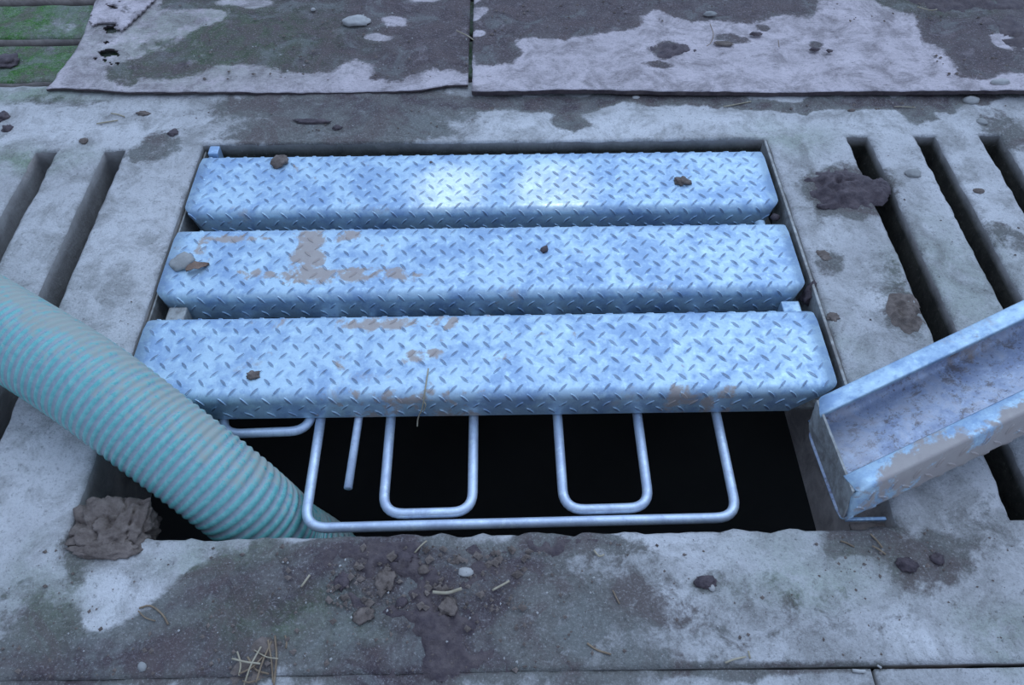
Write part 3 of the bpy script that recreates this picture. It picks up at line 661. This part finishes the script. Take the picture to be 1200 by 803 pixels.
# ------------------------------------------------------------------ hose
def hose_mat():
    m, t, b = nt('ribbed_hose'); co = N(t, 'ShaderNodeTexCoord').outputs['Object']
    at = N(t, 'ShaderNodeAttribute', attribute_name='hose'); sp = N(t, 'ShaderNodeSeparateColor'); t.links.new(at.outputs['Color'], sp.inputs[0])
    crest, dust, along = sp.outputs
    n1 = noise_node(t, 30, 5, 0.7, co); n2 = noise_node(t, 120, 5, 0.7, co, 0.4); n3 = noise_node(t, 11, 4, 0.6, co)
    teal = mix(t, ramp(t, n2, [(0.35, g3(0)), (0.65, g3(1))]), (0.13, 0.47, 0.44), (0.26, 0.62, 0.57))
    groove = mix(t, ramp(t, n2, [(0.35, g3(0)), (0.65, g3(1))]), (0.28, 0.38, 0.42), (0.40, 0.48, 0.50))
    c = mix(t, ramp(t, crest, [(0.38, g3(0)), (0.70, g3(1))]), groove, teal)
    d = math_(t, 'ADD', dust, math_(t, 'MULTIPLY', math_(t, 'SUBTRACT', n1, 0.5), 1.5))
    d = math_(t, 'ADD', d, math_(t, 'MULTIPLY', math_(t, 'SUBTRACT', n2, 0.5), 0.9))
    c = mix(t, ramp(t, d, [(0.42, g3(0)), (0.80, g3(0.9))]), c, (0.42, 0.44, 0.38))
    t.links.new(c, b.inputs['Base Color'])
    t.links.new(ramp(t, d, [(0.35, g3(0.16)), (0.75, g3(0.75))]), b.inputs['Roughness'])
    b.inputs['Specular IOR Level'].default_value = 0.55
    bump(t, b, n2, 0.35, 0.0012)
    return m
M_HOSE = hose_mat()
ctrl = [G(-330, 195, 0.075), G(-210, 262, 0.085), G(-100, 325, 0.088), G(0, 384, 0.084), G(100, 447, 0.066), G(185, 511, 0.025), G(262, 570, -0.03),
        G(308, 608, -0.092), Vector((-0.284, 0.480, -0.160)), Vector((-0.250, 0.478, -0.23)), Vector((-0.235, 0.478, -0.33)), Vector((-0.225, 0.478, -0.45)), Vector((-0.22, 0.478, -0.62))]
def catmull(P, step):
    out = []
    for i in range(1, len(P) - 2):
        p0, p1, p2, p3 = P[i - 1:i + 3]; n = max(2, int((p2 - p1).length / step))
        for k in range(n):
            s = k / n
            out.append(0.5 * ((2 * p1) + (p2 - p0) * s + (2 * p0 - 5 * p1 + 4 * p2 - p3) * s * s + (3 * p1 - p0 - 3 * p2 + p3) * s ** 3))
    return out
hp = catmull(ctrl, 0.0002)
acc = [0.0]
for a, b in zip(hp, hp[1:]): acc.append(acc[-1] + (b - a).length)
STEP = 0.0109 / 7; NR = int(acc[-1] / STEP); arr = np.array(acc); PA = np.array([tuple(p) for p in hp])
SP = np.stack([np.interp(np.arange(NR) * STEP, arr, PA[:, k]) for k in range(3)], 1)
seg = 48; V = []; F = []; colr = []
nrm = None
for i in range(NR):
    p = Vector(SP[i]); t = (Vector(SP[min(i + 1, NR - 1)]) - Vector(SP[max(i - 1, 0)])).normalized()
    if nrm is None: nrm = Vector((0, 0, 1))
    nrm = (nrm - t * nrm.dot(t)).normalized(); bi = t.cross(nrm)
    for k in range(seg):
        a = 2 * PI * k / seg
        ph = i / 7.0 + a / (2 * PI)                       # ribs wind round the hose as one helix
        c = 0.5 + 0.5 * math.cos(2 * PI * ph); c = c ** 0.8
        d = nrm * math.cos(a) + bi * math.sin(a)
        V.append(p + d * (0.0582 + 0.0023 * c))
        up_ = max(0.0, 0.5 + 0.9 * (d.z * 0.55 + d.y * 0.75 + d.x * 0.2) - 0.25)
        colr.append((c, min(1, up_ * 0.74), i / NR, 1))
for i in range(NR - 1):
    for k in range(seg):
        F.append((i * seg + k, i * seg + (k + 1) % seg, (i + 1) * seg + (k + 1) % seg, (i + 1) * seg + k))
ho = link('suction_hose', V, F, M_HOSE, smooth=True)
at = ho.data.color_attributes.new('hose', 'FLOAT_COLOR', 'POINT'); at.data.foreach_set('color', np.array(colr, np.float32).ravel())
tag(ho, 'thick teal ribbed suction hose dipping into the pit', 'hose')
ho.data.flip_normals() if False else None

# ------------------------------------------------------------------ clods, stones, straw
def lump(name, px, py, rx, ry, h, mat, label, cat, z=0.0, seed=0, rough=0.35, sub=4, sharp=False, group=None, rot=0.0, freq=3.0, sink=0.25):
    """an irregular lump: rx, ry half sizes in metres"""
    c = G(px, py, z); bm = bmesh.new(); bmesh.ops.create_icosphere(bm, subdivisions=sub, radius=1)
    for v in bm.verts:
        q = v.co.copy()
        f = 1 + rough * (mnoise.fractal(q * freq * 0.5 + Vector((seed * 3.7, seed, 0)), 0.7, 2.0, 4) if not sharp else (mnoise.noise(q * 1.1 + Vector((seed * 3.7, 0, 0))) * 1.2))
        fine = 1 + rough * 0.35 * mnoise.noise(q * 7 + Vector((0, seed, 0)))
        q = q * f * fine
        q.z = max(q.z, -sink)
        v.co = Vector((q.x * rx, q.y * ry, (q.z + sink) * h / (1 + sink) - 0.0004))
    me = bpy.data.meshes.new(name); bm.to_mesh(me); bm.free(); me.materials.append(mat)
    if not sharp: me.polygons.foreach_set('use_smooth', [True] * len(me.polygons))
    o = bpy.data.objects.new(name, me); COL.objects.link(o); o.location = c; o.rotation_euler.z = rot
    tag(o, label, cat, group); return o

def mud_field(name, px0, py0, px1, py1, step, hf, mat, label, z=-0.002, cat='mud', kind='stuff'):
    """mud lying on the concrete: a height field that thins out to nothing"""
    a = G(px0, py1); b = G(px1, py0); a2 = G(px0, py0); b2 = G(px1, py1)
    x0, x1 = min(a.x, a2.x), max(b.x, b2.x); y0, y1 = a.y, b.y
    xs = np.arange(x0, x1, step); ys = np.arange(y0, y1, step); X, Y = np.meshgrid(xs, ys)
    H = hf(X, Y); ok = H > 0; Z = np.where(ok, H, -0.003) + z
    idx = np.arange(X.size).reshape(X.shape); F = []
    cell = ok[:-1, :-1] | ok[1:, :-1] | ok[:-1, 1:] | ok[1:, 1:]
    jj, ii = np.nonzero(cell)
    used = np.zeros(X.size, bool); q = np.stack([idx[jj, ii], idx[jj, ii + 1], idx[jj + 1, ii + 1], idx[jj + 1, ii]], 1); used[q.ravel()] = True
    remap = -np.ones(X.size, int); remap[used] = np.arange(used.sum())
    V = np.stack([X.ravel()[used], Y.ravel()[used], Z.ravel()[used]], 1).tolist()
    o = link(name, V, remap[q].tolist(), mat, smooth=True); tag(o, label, cat, kind=kind); return o

def ridged(X, Y, sc, seed): return 1 - np.abs(fbm(X, Y, sc, seed, 4) * 2 - 1) * 2
def mud_main(X, Y):
    m = np.maximum.reduce([blob(X, Y, 470, 680, 50, 44, soft=0.5), 0.9 * blob(X, Y, 500, 735, 50, 40, soft=0.5), 0.75 * blob(X, Y, 400, 670, 60, 30), 0.6 * blob(X, Y, 560, 670, 60, 26), 0.7 * blob(X, Y, 500, 780, 90, 26), 0.6 * blob(X, Y, 620, 640, 120, 14),
                           0.55 * blob(X, Y, 370, 720, 60, 30)])
    h = m * 0.006 + (ridged(X, Y, 24, 101) - 0.5) * 0.011 * m + (fbm(X, Y, 60, 121, 3) - 0.5) * 0.016 * m * m + (fbm(X, Y, 130, 111, 3) - 0.5) * 0.011 * m - 0.0028
    return np.where(Y > HY0 - 0.008 + (fbm(X, Y * 0, 40, 5, 2) - .5) * .008, -1, h)
mud_field('mud_smear', 300, 622, 720, 803, 0.0035, mud_main, M_MUD_AND_SHADE, 'lumpy dark purple mud trodden over the concrete between the pit and the near joint')
def mud_tangle(X, Y):
    m = blob(X, Y, 300, 772, 30, 26, soft=0.6); return m * 0.006 + (fbm(X, Y, 70, 7, 3) - .5) * .01 * m - 0.002
mud_field('mud_smear', 240, 730, 350, 803, 0.004, mud_tangle, M_MUDBRN, 'brown mud mixed with a tangle of old straw at the near edge')
def mud_sheet(X, Y):
    m = np.maximum(blob(X, Y, 783, 68, 26, 7, soft=0.5), 0.6 * blob(X, Y, 768, 84, 14, 5)); return m * 0.007 + (fbm(X, Y, 90, 17, 3) - .5) * .014 * m - 0.002
mud_field('mud_smear', 730, 50, 830, 95, 0.004, mud_sheet, M_DUNG, 'torn dark flake of mud on the pale strip of the right board', z=0.012)
def mud_topright(X, Y):
    m = np.maximum(blob(X, Y, 1120, 8, 60, 12, soft=0.5), 0.8 * blob(X, Y, 1190, 50, 20, 24)); return m * 0.009 + (fbm(X, Y, 60, 27, 3) - .5) * .02 * m - 0.003
mud_field('mud_smear', 1040, 0, 1230, 80, 0.006, mud_topright, M_MUD_AND_SHADE, 'wet dark muck with green bits on the far corner of the right board', z=0.016)

# mud packed in the left corner of the hole
bm = bmesh.new(); bmesh.ops.create_cube(bm, size=1); bmesh.ops.subdivide_edges(bm, edges=bm.edges[:], cuts=30, use_grid_fill=True)
c = G(136, 622, -0.020)
for v in bm.verts:
    q = v.co.copy(); q.z = max(-0.5, q.z - 0.25 * max(0, abs(q.x) - .3) - 0.2 * max(0, abs(q.y) - .3)); r_ = Vector((q.x, q.y, 0)).length
    q.x *= 1 - 0.25 * max(0, abs(q.y) * 2 - 0.7); q.y *= 1 - 0.25 * max(0, abs(q.x) * 2 - 0.7)
    w_ = Vector((q.x * 0.090, q.y * 0.060, q.z * 0.060))
    n_ = mnoise.fractal(w_ * 28 + Vector((4, 1, 0)), 0.8, 2.0, 4); cr = abs(mnoise.noise(w_ * 45)); cr = max(0, 0.12 - cr) / 0.12
    d_ = (v.co.normalized()); w_ += d_ * (0.007 * n_ - 0.010 * cr) + d_ * 0.0035 * mnoise.fractal(w_ * 130, 0.9, 2.0, 3)
    v.co = w_
me = bpy.data.meshes.new('mud_clod'); bm.to_mesh(me); bm.free(); me.materials.append(M_MUDBRN); me.polygons.foreach_set('use_smooth', [True] * len(me.polygons))
cl = bpy.data.objects.new('mud_clod', me); COL.objects.link(cl); cl.location = c
tag(cl, 'cracked block of brown earth packed in the pit corner under the hose', 'mud clod')
lump('mud_clod', 128, 645, 0.042, 0.012, 0.010, M_MUDBRN, 'low brown earth crust on the concrete rim beside the packed corner block', 'mud clod', z=-0.001, seed=13, rough=0.3, sub=4, freq=4)
# muck on the right slats
def dung_h(X, Y):
    m = np.maximum.reduce([blob(X, Y, 978, 214, 34, 17, soft=0.35), 0.9 * blob(X, Y, 1000, 224, 24, 16, soft=0.35), 0.7 * blob(X, Y, 950, 212, 12, 6, soft=.4), 0.8 * blob(X, Y, 970, 232, 14, 8)])
    return m * 0.013 + (ridged(X, Y, 30, 201) - 0.5) * 0.014 * m + (fbm(X, Y, 120, 211, 3) - .5) * .008 * m - 0.003
mud_field('dung_pat', 930, 190, 1030, 246, 0.0025, dung_h, M_DUNG, 'dark wrinkled dung pat on the concrete beside the first right slot', cat='dung', kind='thing')
def dung2_h(X, Y):
    m = np.maximum(blob(X, Y, 1066, 366, 24, 20, soft=0.3), 0.6 * blob(X, Y, 1048, 360, 8, 5))
    return m * 0.010 + (ridged(X, Y, 35, 301) - 0.5) * 0.012 * m + (fbm(X, Y, 120, 311, 3) - .5) * .006 * m - 0.003
mud_field('dung_pat', 1030, 340, 1096, 396, 0.0025, dung2_h, M_MUDBRN, 'brown crumbly dung pat touching the slot just behind the upturned plank', cat='dung', kind='thing')
lump('mud_clod', 965, 243, 0.012, 0.006, 0.006, M_DUNG, 'small sliver of dung fallen in front of the wrinkled pat', 'mud clod', seed=5, rough=0.4, sub=3)

bits = [
 ('stone', 1070, 204, .014, .010, .008, M_STONE, 'grey stone lying on the slat between the first and second right slots', 0),
 ('stone', 1147, 224, .010, .006, .004, M_MUDBRN, 'flat brown crumb on the slat between the second and third right slots', 0),
 ('mud_clod', 505, 190, .003, .002, .002, M_MUDBRN, 'tiny brown speck on the back plank', 0.0015),
 ('stone', 418, 26, .030, .017, .012, M_PALE, 'pale oval stone resting on the muddy left board', 0.010),
 ('stone', 1172, 97, .018, .008, .008, M_PALE, 'small bluish-white pebble at the front of the right board', 0.019),
 ('stone', 832, 17, .014, .006, .007, M_STONE, 'little grey pebble in the mud of the right board', 0.016),
 ('stone', 745, 115, .008, .005, .005, M_PALE, 'white pebble in the gap just in front of the right board', 0),
 ('stone', 1137, 119, .016, .010, .009, M_STONE, 'grey stone in the dirt in front of the right board', 0),
 ('stone', 1150, 143, .010, .008, .006, M_STONE, 'small grey stone on the pale concrete beyond the third right slot', 0),
 ('mud_clod', 998, 130, .008, .004, .004, M_MUDBRN, 'crumb on the pale concrete in front of the right board', 0),
 ('mud_clod', 327, 191, .014, .014, .010, M_MUDBRN, 'brown clod on the back plank near its spacer lug', 0.001),
 ('mud_clod', 799, 213, .010, .013, .008, M_MUDBRN, 'brown clod on the back plank, away from the spacer lug', 0.001),
 ('stone', 214, 308, .017, .019, .010, M_STONE, 'rounded grey stone on the end of the middle plank', 0.001),
 ('mud_clod', 638, 293, .006, .008, .005, M_DUNG, 'dark speck of dung in the middle of the middle plank', 0.001),
 ('mud_clod', 297, 440, .009, .007, .004, M_MUDBRN, 'brown crumb on the plank next to the hose', 0.001),
 ('mud_clod', 9, 152, .009, .009, .008, M_DUNG, 'dark clod on the mossy concrete at the left border', 0),
 ('mud_clod', 2, 138, .014, .014, .010, M_DUNG, 'darker clod at the very left border below the slats', 0),
 ('mud_clod', 98, 166, .008, .007, .006, M_MUDBRN, 'brown clod just behind the slat between the two left slots', 0),
 ('mud_clod', 203, 156, .010, .009, .005, M_DUNG, 'flat dark clod on the damp concrete behind the first left slot', 0),
 ('mud_clod', 168, 133, .012, .006, .004, M_MUDBRN, 'thin brown flake on the concrete in front of the rotten board', 0),
 ('mud_clod', 365, 143, .030, .008, .006, M_DUNG, 'long thin ridge of dirt on the damp concrete behind the hole', 0),
 ('mud_clod', 395, 150, .010, .006, .005, M_DUNG, 'small dirt crumb at the end of the dirt ridge', 0),
 ('stone', 546, 671, .009, .006, .005, M_PALE, 'white pebble stuck in the purple mud', 0.002),
 ('mud_clod', 426, 721, .012, .009, .002, M_MUDBRN, 'flat grey-brown chip in the mud left of the straws', 0.002),
 ('mud_clod', 525, 711, .011, .010, .008, M_MUDBRN, 'brown clod just below the thick straw in the mud', 0.002),
 ('mud_clod', 452, 680, .013, .011, .008, M_MUDBRN, 'biggest brown clod on the mud heap', 0.002),
 ('mud_clod', 475, 655, .014, .008, .007, M_DUNG, 'dark clod at the rim of the pit on the mud heap', 0.002),
 ('mud_clod', 497, 668, .007, .006, .006, M_MUDBRN, 'clod between the heap and the white pebble', 0.002),
 ('mud_clod', 470, 706, .008, .006, .005, M_DUNG, 'small dark clod left of the thick straw', 0.002),
 ('mud_clod', 400, 682, .010, .008, .004, M_DUNG, 'dark clod on the mud in front of the hose end', 0.002),
 ('stone', 167, 782, .006, .005, .005, M_STONE, 'tiny grey pebble near the straw tangle', 0),
 ('mud_clod', 1062, 664, .012, .009, .010, M_DUNG, 'dark clod below the corner of the upturned plank', 0),
 ('mud_clod', 1098, 656, .008, .008, .007, M_DUNG, 'small clod beside the dark clod near the upturned plank', 0),
 ('mud_clod', 827, 683, .013, .008, .007, M_DUNG, 'dark crumb on the pale rim in front of the outer rod loop', 0),
 ('stone', 834, 689, .005, .004, .004, M_PALE, 'tiny pale chip at the dark crumb on the pale rim', 0),
 ('mud_clod', 966, 299, .012, .010, .003, M_MUDBRN, 'thin brown scab on the concrete beside the middle plank', 0),
 ('mud_clod', 976, 372, .010, .008, .003, M_MUDBRN, 'thin brown scab on the concrete above the far end of the upturned plank', 0),
 ('mud_clod', 946, 350, .015, .011, .030, M_DUNG, 'dark muck packed at the frame between two plank ends', -0.030),
 ('mud_clod', 908, 256, .007, .007, .010, M_DUNG, 'bit of muck at the frame between the back and middle planks', -0.020),
 ('mud_clod', 886, 40, .012, .006, .004, M_DUNG, 'small dark fleck on the pale strip of the right board', 0.016),
 ('mud_clod', 848, 51, .020, .007, .003, M_MUDBRN, 'flat brown smear on the pale strip of the right board', 0.016),
 ('mud_clod', 955, 58, .010, .006, .004, M_DUNG, 'left fleck of the pair on the pale strip of the right board', 0.016),
 ('mud_clod', 972, 60, .007, .005, .004, M_DUNG, 'right fleck of the pair on the pale strip of the right board', 0.016),
 ('stone', 367, 12, .005, .005, .006, M_PALE, 'tiny white pebble at the far side of the left board', 0.010),
 ('mud_clod', 5, 73, .030, .020, .010, M_DUNG, 'dark lump on the mossy slat at the left border', -0.002),
]
for i, (nm, px, py, rx, ry, h, mt, lb, z) in enumerate(bits):
    lump(nm, px, py, rx, ry, h, mt, lb, 'stone' if nm == 'stone' else 'mud clod', z=z, seed=i + 20, rough=0.22 if nm == 'stone' else 0.45, sub=3 if max(rx, ry) > 0.008 else 2, rot=i * 0.7 if rx / ry < 1.4 else 0)
# dead leaf by the stone
c = G(232, 314, 0.002); V = []; F = []; nl = 7
for i in range(nl):
    s = i / (nl - 1); wd = 0.008 * math.sin(PI * min(1, s * 0.9 + 0.08)) * (1.2 if i % 2 else 0.85)
    for k in (-1, 0, 1): V.append((-0.018 + 0.036 * s, k * wd, 0.001 + 0.004 * abs(k) + 0.003 * math.sin(s * 5)))
V += [(x, y, z - 0.0008) for x, y, z in V]
for i in range(nl - 1):
    for k in range(2):
        a = i * 3 + k; F.append((a, a + 3, a + 4, a + 1)); b = a + nl * 3; F.append((b, b + 1, b + 4, b + 3))
lf = link('dead_leaf', V, F, M_LEAF, smooth=True); lf.location = c; lf.rotation_euler.z = 0.5
tag(lf, 'curled brown dead leaf against the grey stone on the middle plank', 'leaf')

def straw(pts, r, label, mat=M_STRAW, z=0.002, group=None, name='straw'):
    P = []
    for i, p in enumerate(pts):
        zz = z if len(p) == 2 else p[2]; P.append(G(p[0], p[1], zz))
    P = [P[0] * 2 - P[1]] + P + [P[-1] * 2 - P[-2]]
    path = catmull(P, 0.004) + [P[-2]]
    o = tube(name, path, r, mat, None, 6); tag(o, label, 'straw', group); return o
straw([(507, 694), (524, 700 - 5), (541, 690)], 0.0020, 'thick pale straw lying slantwise in the purple mud', z=0.010)
straw([(577, 692), (590, 685), (597, 681)], 0.0014, 'thin pale straw on the mud to the right of the thick one', z=0.007)
straw([(502, 432, 0.004), (498, 458, 0.003), (495, 478, -0.022), (490, 490, -0.05), (489, 500, -0.06)], 0.0011, 'straw draped over the edge of the plank above the rods', z=0.003)
straw([(495, 470, -0.012), (499, 474, -0.014), (496, 483, -0.030)], 0.0008, 'short side shoot of straw on the plank edge above the rods', z=0.0)
straw([(163, 713), (176, 710), (190, 720), (197, 732)], 0.0011, 'curled straw on the brown damp concrete below the pale scrape', M_TWIG)
straw([(162, 716), (170, 724), (182, 728)], 0.0008, 'faint second strand under the curled straw', M_TWIG)
straw([(353, 688), (358, 681), (363, 674)], 0.0013, 'short straw standing out of the mud in front of the hose', z=0.006)
straw([(688, 754), (700, 762), (716, 767)], 0.0012, 'bent brown stalk on the near slab below the right inner loop', M_TWIG)
straw([(718, 692), (723, 702), (726, 708)], 0.0009, 'thin stalk above the bent brown one', M_TWIG)
straw([(850, 777), (860, 773), (874, 770)], 0.0012, 'pale straw lying near the long joint')
straw([(877, 763), (879, 772)], 0.0012, 'tiny pale straw beside the one near the long joint')
straw([(999, 786), (1008, 787), (1014, 787)], 0.0020, 'white splinter lying across the long joint', M_PALE)
straw([(1028, 780), (1033, 783)], 0.0012, 'tiny white splinter at the end of the long joint', M_PALE)
straw([(113, 145), (125, 143), (138, 141)], 0.0012, 'thin straw on the concrete in front of the rotten corner')
straw([(130, 133), (138, 134), (146, 137)], 0.0012, 'short straw between rotten corner and thin straw')
straw([(535, 36), (548, 42), (555, 47)], 0.0012, 'straw on the left board beside the seam', z=0.016)
straw([(848, 125), (870, 121), (880, 119)], 0.0010, 'straw in the dirt in front of the right board')
straw([(1048, 125), (1060, 125), (1073, 126)], 0.0008, 'hair-thin straw on the pale concrete near the right slots')
straw([(832, 28, .02), (836, 40, .02), (833, 50, .02), (828, 54, .02)], 0.0008, 'thin wire-like stalk hooked on the pale strip of the right board', M_TWIG, z=0.02) 
straw([(912, 47), (913, 55)], 0.0008, 'short dark stalk on the pale strip of the right board', M_TWIG, z=0.018)
straw([(1020, 626), (1028, 634), (1034, 642)], 0.0011, 'dark twig in the wet patch below the upturned plank', M_TWIG)
straw([(1022, 640), (1030, 644), (1038, 650)], 0.0010, 'second twig in the wet patch below the upturned plank', M_TWIG)
straw([(985, 634), (993, 637), (1001, 641)], 0.0010, 'twig on the rim at the pit corner', M_TWIG)
straw([(334, 745), (336, 752), (335, 760)], 0.0010, 'upright stalk above the straw tangle', M_TWIG)
straw([(1075, 8), (1090, 12), (1098, 11)], 0.0012, 'pale green blade in the muck on the right board', z=0.024)
straw([(486, 648), (493, 640), (500, 634)], 0.0010, 'straw at the rim of the mud heap', z=0.006)
straw([(696, 645), (702, 652), (708, 650)], 0.0012, 'straw on the muddy rim between the inner loops', z=0.003)
rs = random.Random(5)
tang = [((286, 803), (294, 780), (306, 758)), ((300, 800), (308, 775), (318, 752)), ((320, 800), (318, 775), (314, 750)), ((272, 772), (288, 776), (305, 778)), ((280, 790), (296, 782), (310, 768)),
        ((290, 770), (300, 785), (315, 790)), ((298, 762), (312, 770), (326, 772)), ((284, 798), (292, 800), (305, 796)), ((322, 745), (324, 770), (321, 803)), ((278, 764), (282, 778), (280, 792))]
for i, t_ in enumerate(tang):
    straw([(a, b, 0.005 + 0.003 * math.sin(i * 2 + k)) for k, (a, b) in enumerate(t_)], 0.0007 + 0.0005 * rs.random(), 'straw in the tangle at the near edge of the slab', M_STRAW if i % 3 == 0 else M_TWIG, group='straws of the tangle')

# crumbs, grit and chaff nobody could count: one object
rs = random.Random(11); V = []; F = []
def crumb(px, py, z, s):
    c = G(px, py, z); b = len(V)
    for d in ((1, 0, 0), (-1, 0, 0), (0, 1, 0), (0, -1, 0), (0, 0, 1), (0, 0, -.3)):
        V.append((c.x + d[0] * s * rs.uniform(.6, 1.4) + rs.uniform(-.3, .3) * s, c.y + d[1] * s * rs.uniform(.6, 1.4), c.z + d[2] * s * rs.uniform(.5, .9)))
    for q in ((0, 2, 4), (2, 1, 4), (1, 3, 4), (3, 0, 4), (2, 0, 5), (1, 2, 5), (3, 1, 5), (0, 3, 5)): F.append(tuple(b + k for k in q))
def in_hole(p, e=0.012):
    if HX0 - e < p.x < HX1 + e and HY0 - e < p.y < HY1 + e: return True
    for a, b in SLOT_R + SLOT_L:
        if a - .004 < p.x < b + .004 and 0.41 < p.y < 1.17: return True
    return p.y < 0.25 or p.y > 1.262
zones = [(240, 640, 700, 800, 420, .0028), (380, 640, 620, 720, 300, .0042), (700, 630, 1200, 780, 220, .0017), (0, 640, 260, 803, 160, .0024), (150, 112, 560, 168, 170, .0022), (560, 112, 1200, 128, 150, .0026),
         (900, 160, 1200, 420, 60, .0018), (80, 180, 220, 420, 40, .0014), (980, 620, 1120, 680, 60, .0024)]
for (x0, y0, x1, y1, n, s) in zones:
    for k in range(n):
        px, py = rs.uniform(x0, x1), rs.uniform(y0, y1); p = G(px, py)
        if in_hole(p): continue
        crumb(px, py, 0.0005 if not (300 < px < 700 and py > 640) else rs.uniform(.001, .006), s * (0.25 + 1.2 * rs.random() ** 4))
tag(link('dirt_crumbs', V, F, M_MUDBRN), 'fine brown crumbs of dirt strewn over the concrete', 'dirt', kind='stuff')
V = []; F = []
for (x0, y0, x1, y1, n, z) in ((200, 5, 550, 95, 120, .011), (570, 0, 1200, 25, 60, .017), (560, 4, 700, 45, 20, .016), (1090, 20, 1200, 90, 30, .018)):
    for k in range(n): crumb(rs.uniform(x0, x1), rs.uniform(y0, y1), z, rs.uniform(.001, .004))
tag(link('dirt_crumbs', V, F, M_MUDBRN), 'fine brown crumbs of dirt strewn over the boards', 'dirt', kind='stuff')
V = []; F = []
for (x0, y0, x1, y1, n, s, z) in ((320, 640, 700, 800, 40, .0014, .004), (760, 640, 1100, 790, 50, .0012, .001), (0, 640, 300, 800, 20, .0012, .001), (200, 5, 550, 95, 30, .0018, .013), (560, 112, 1100, 122, 20, .0018, .002), (250, 112, 550, 165, 30, .0014, .001)):
    for k in range(n):
        px, py = rs.uniform(x0, x1), rs.uniform(y0, y1); p = G(px, py)
        if y0 > 100 and in_hole(p): continue
        crumb(px, py, z, s * rs.uniform(.5, 1.3))
tag(link('pale_grit', V, F, M_PALE), 'pale grit and chaff specks scattered over concrete and mud', 'grit', kind='stuff')
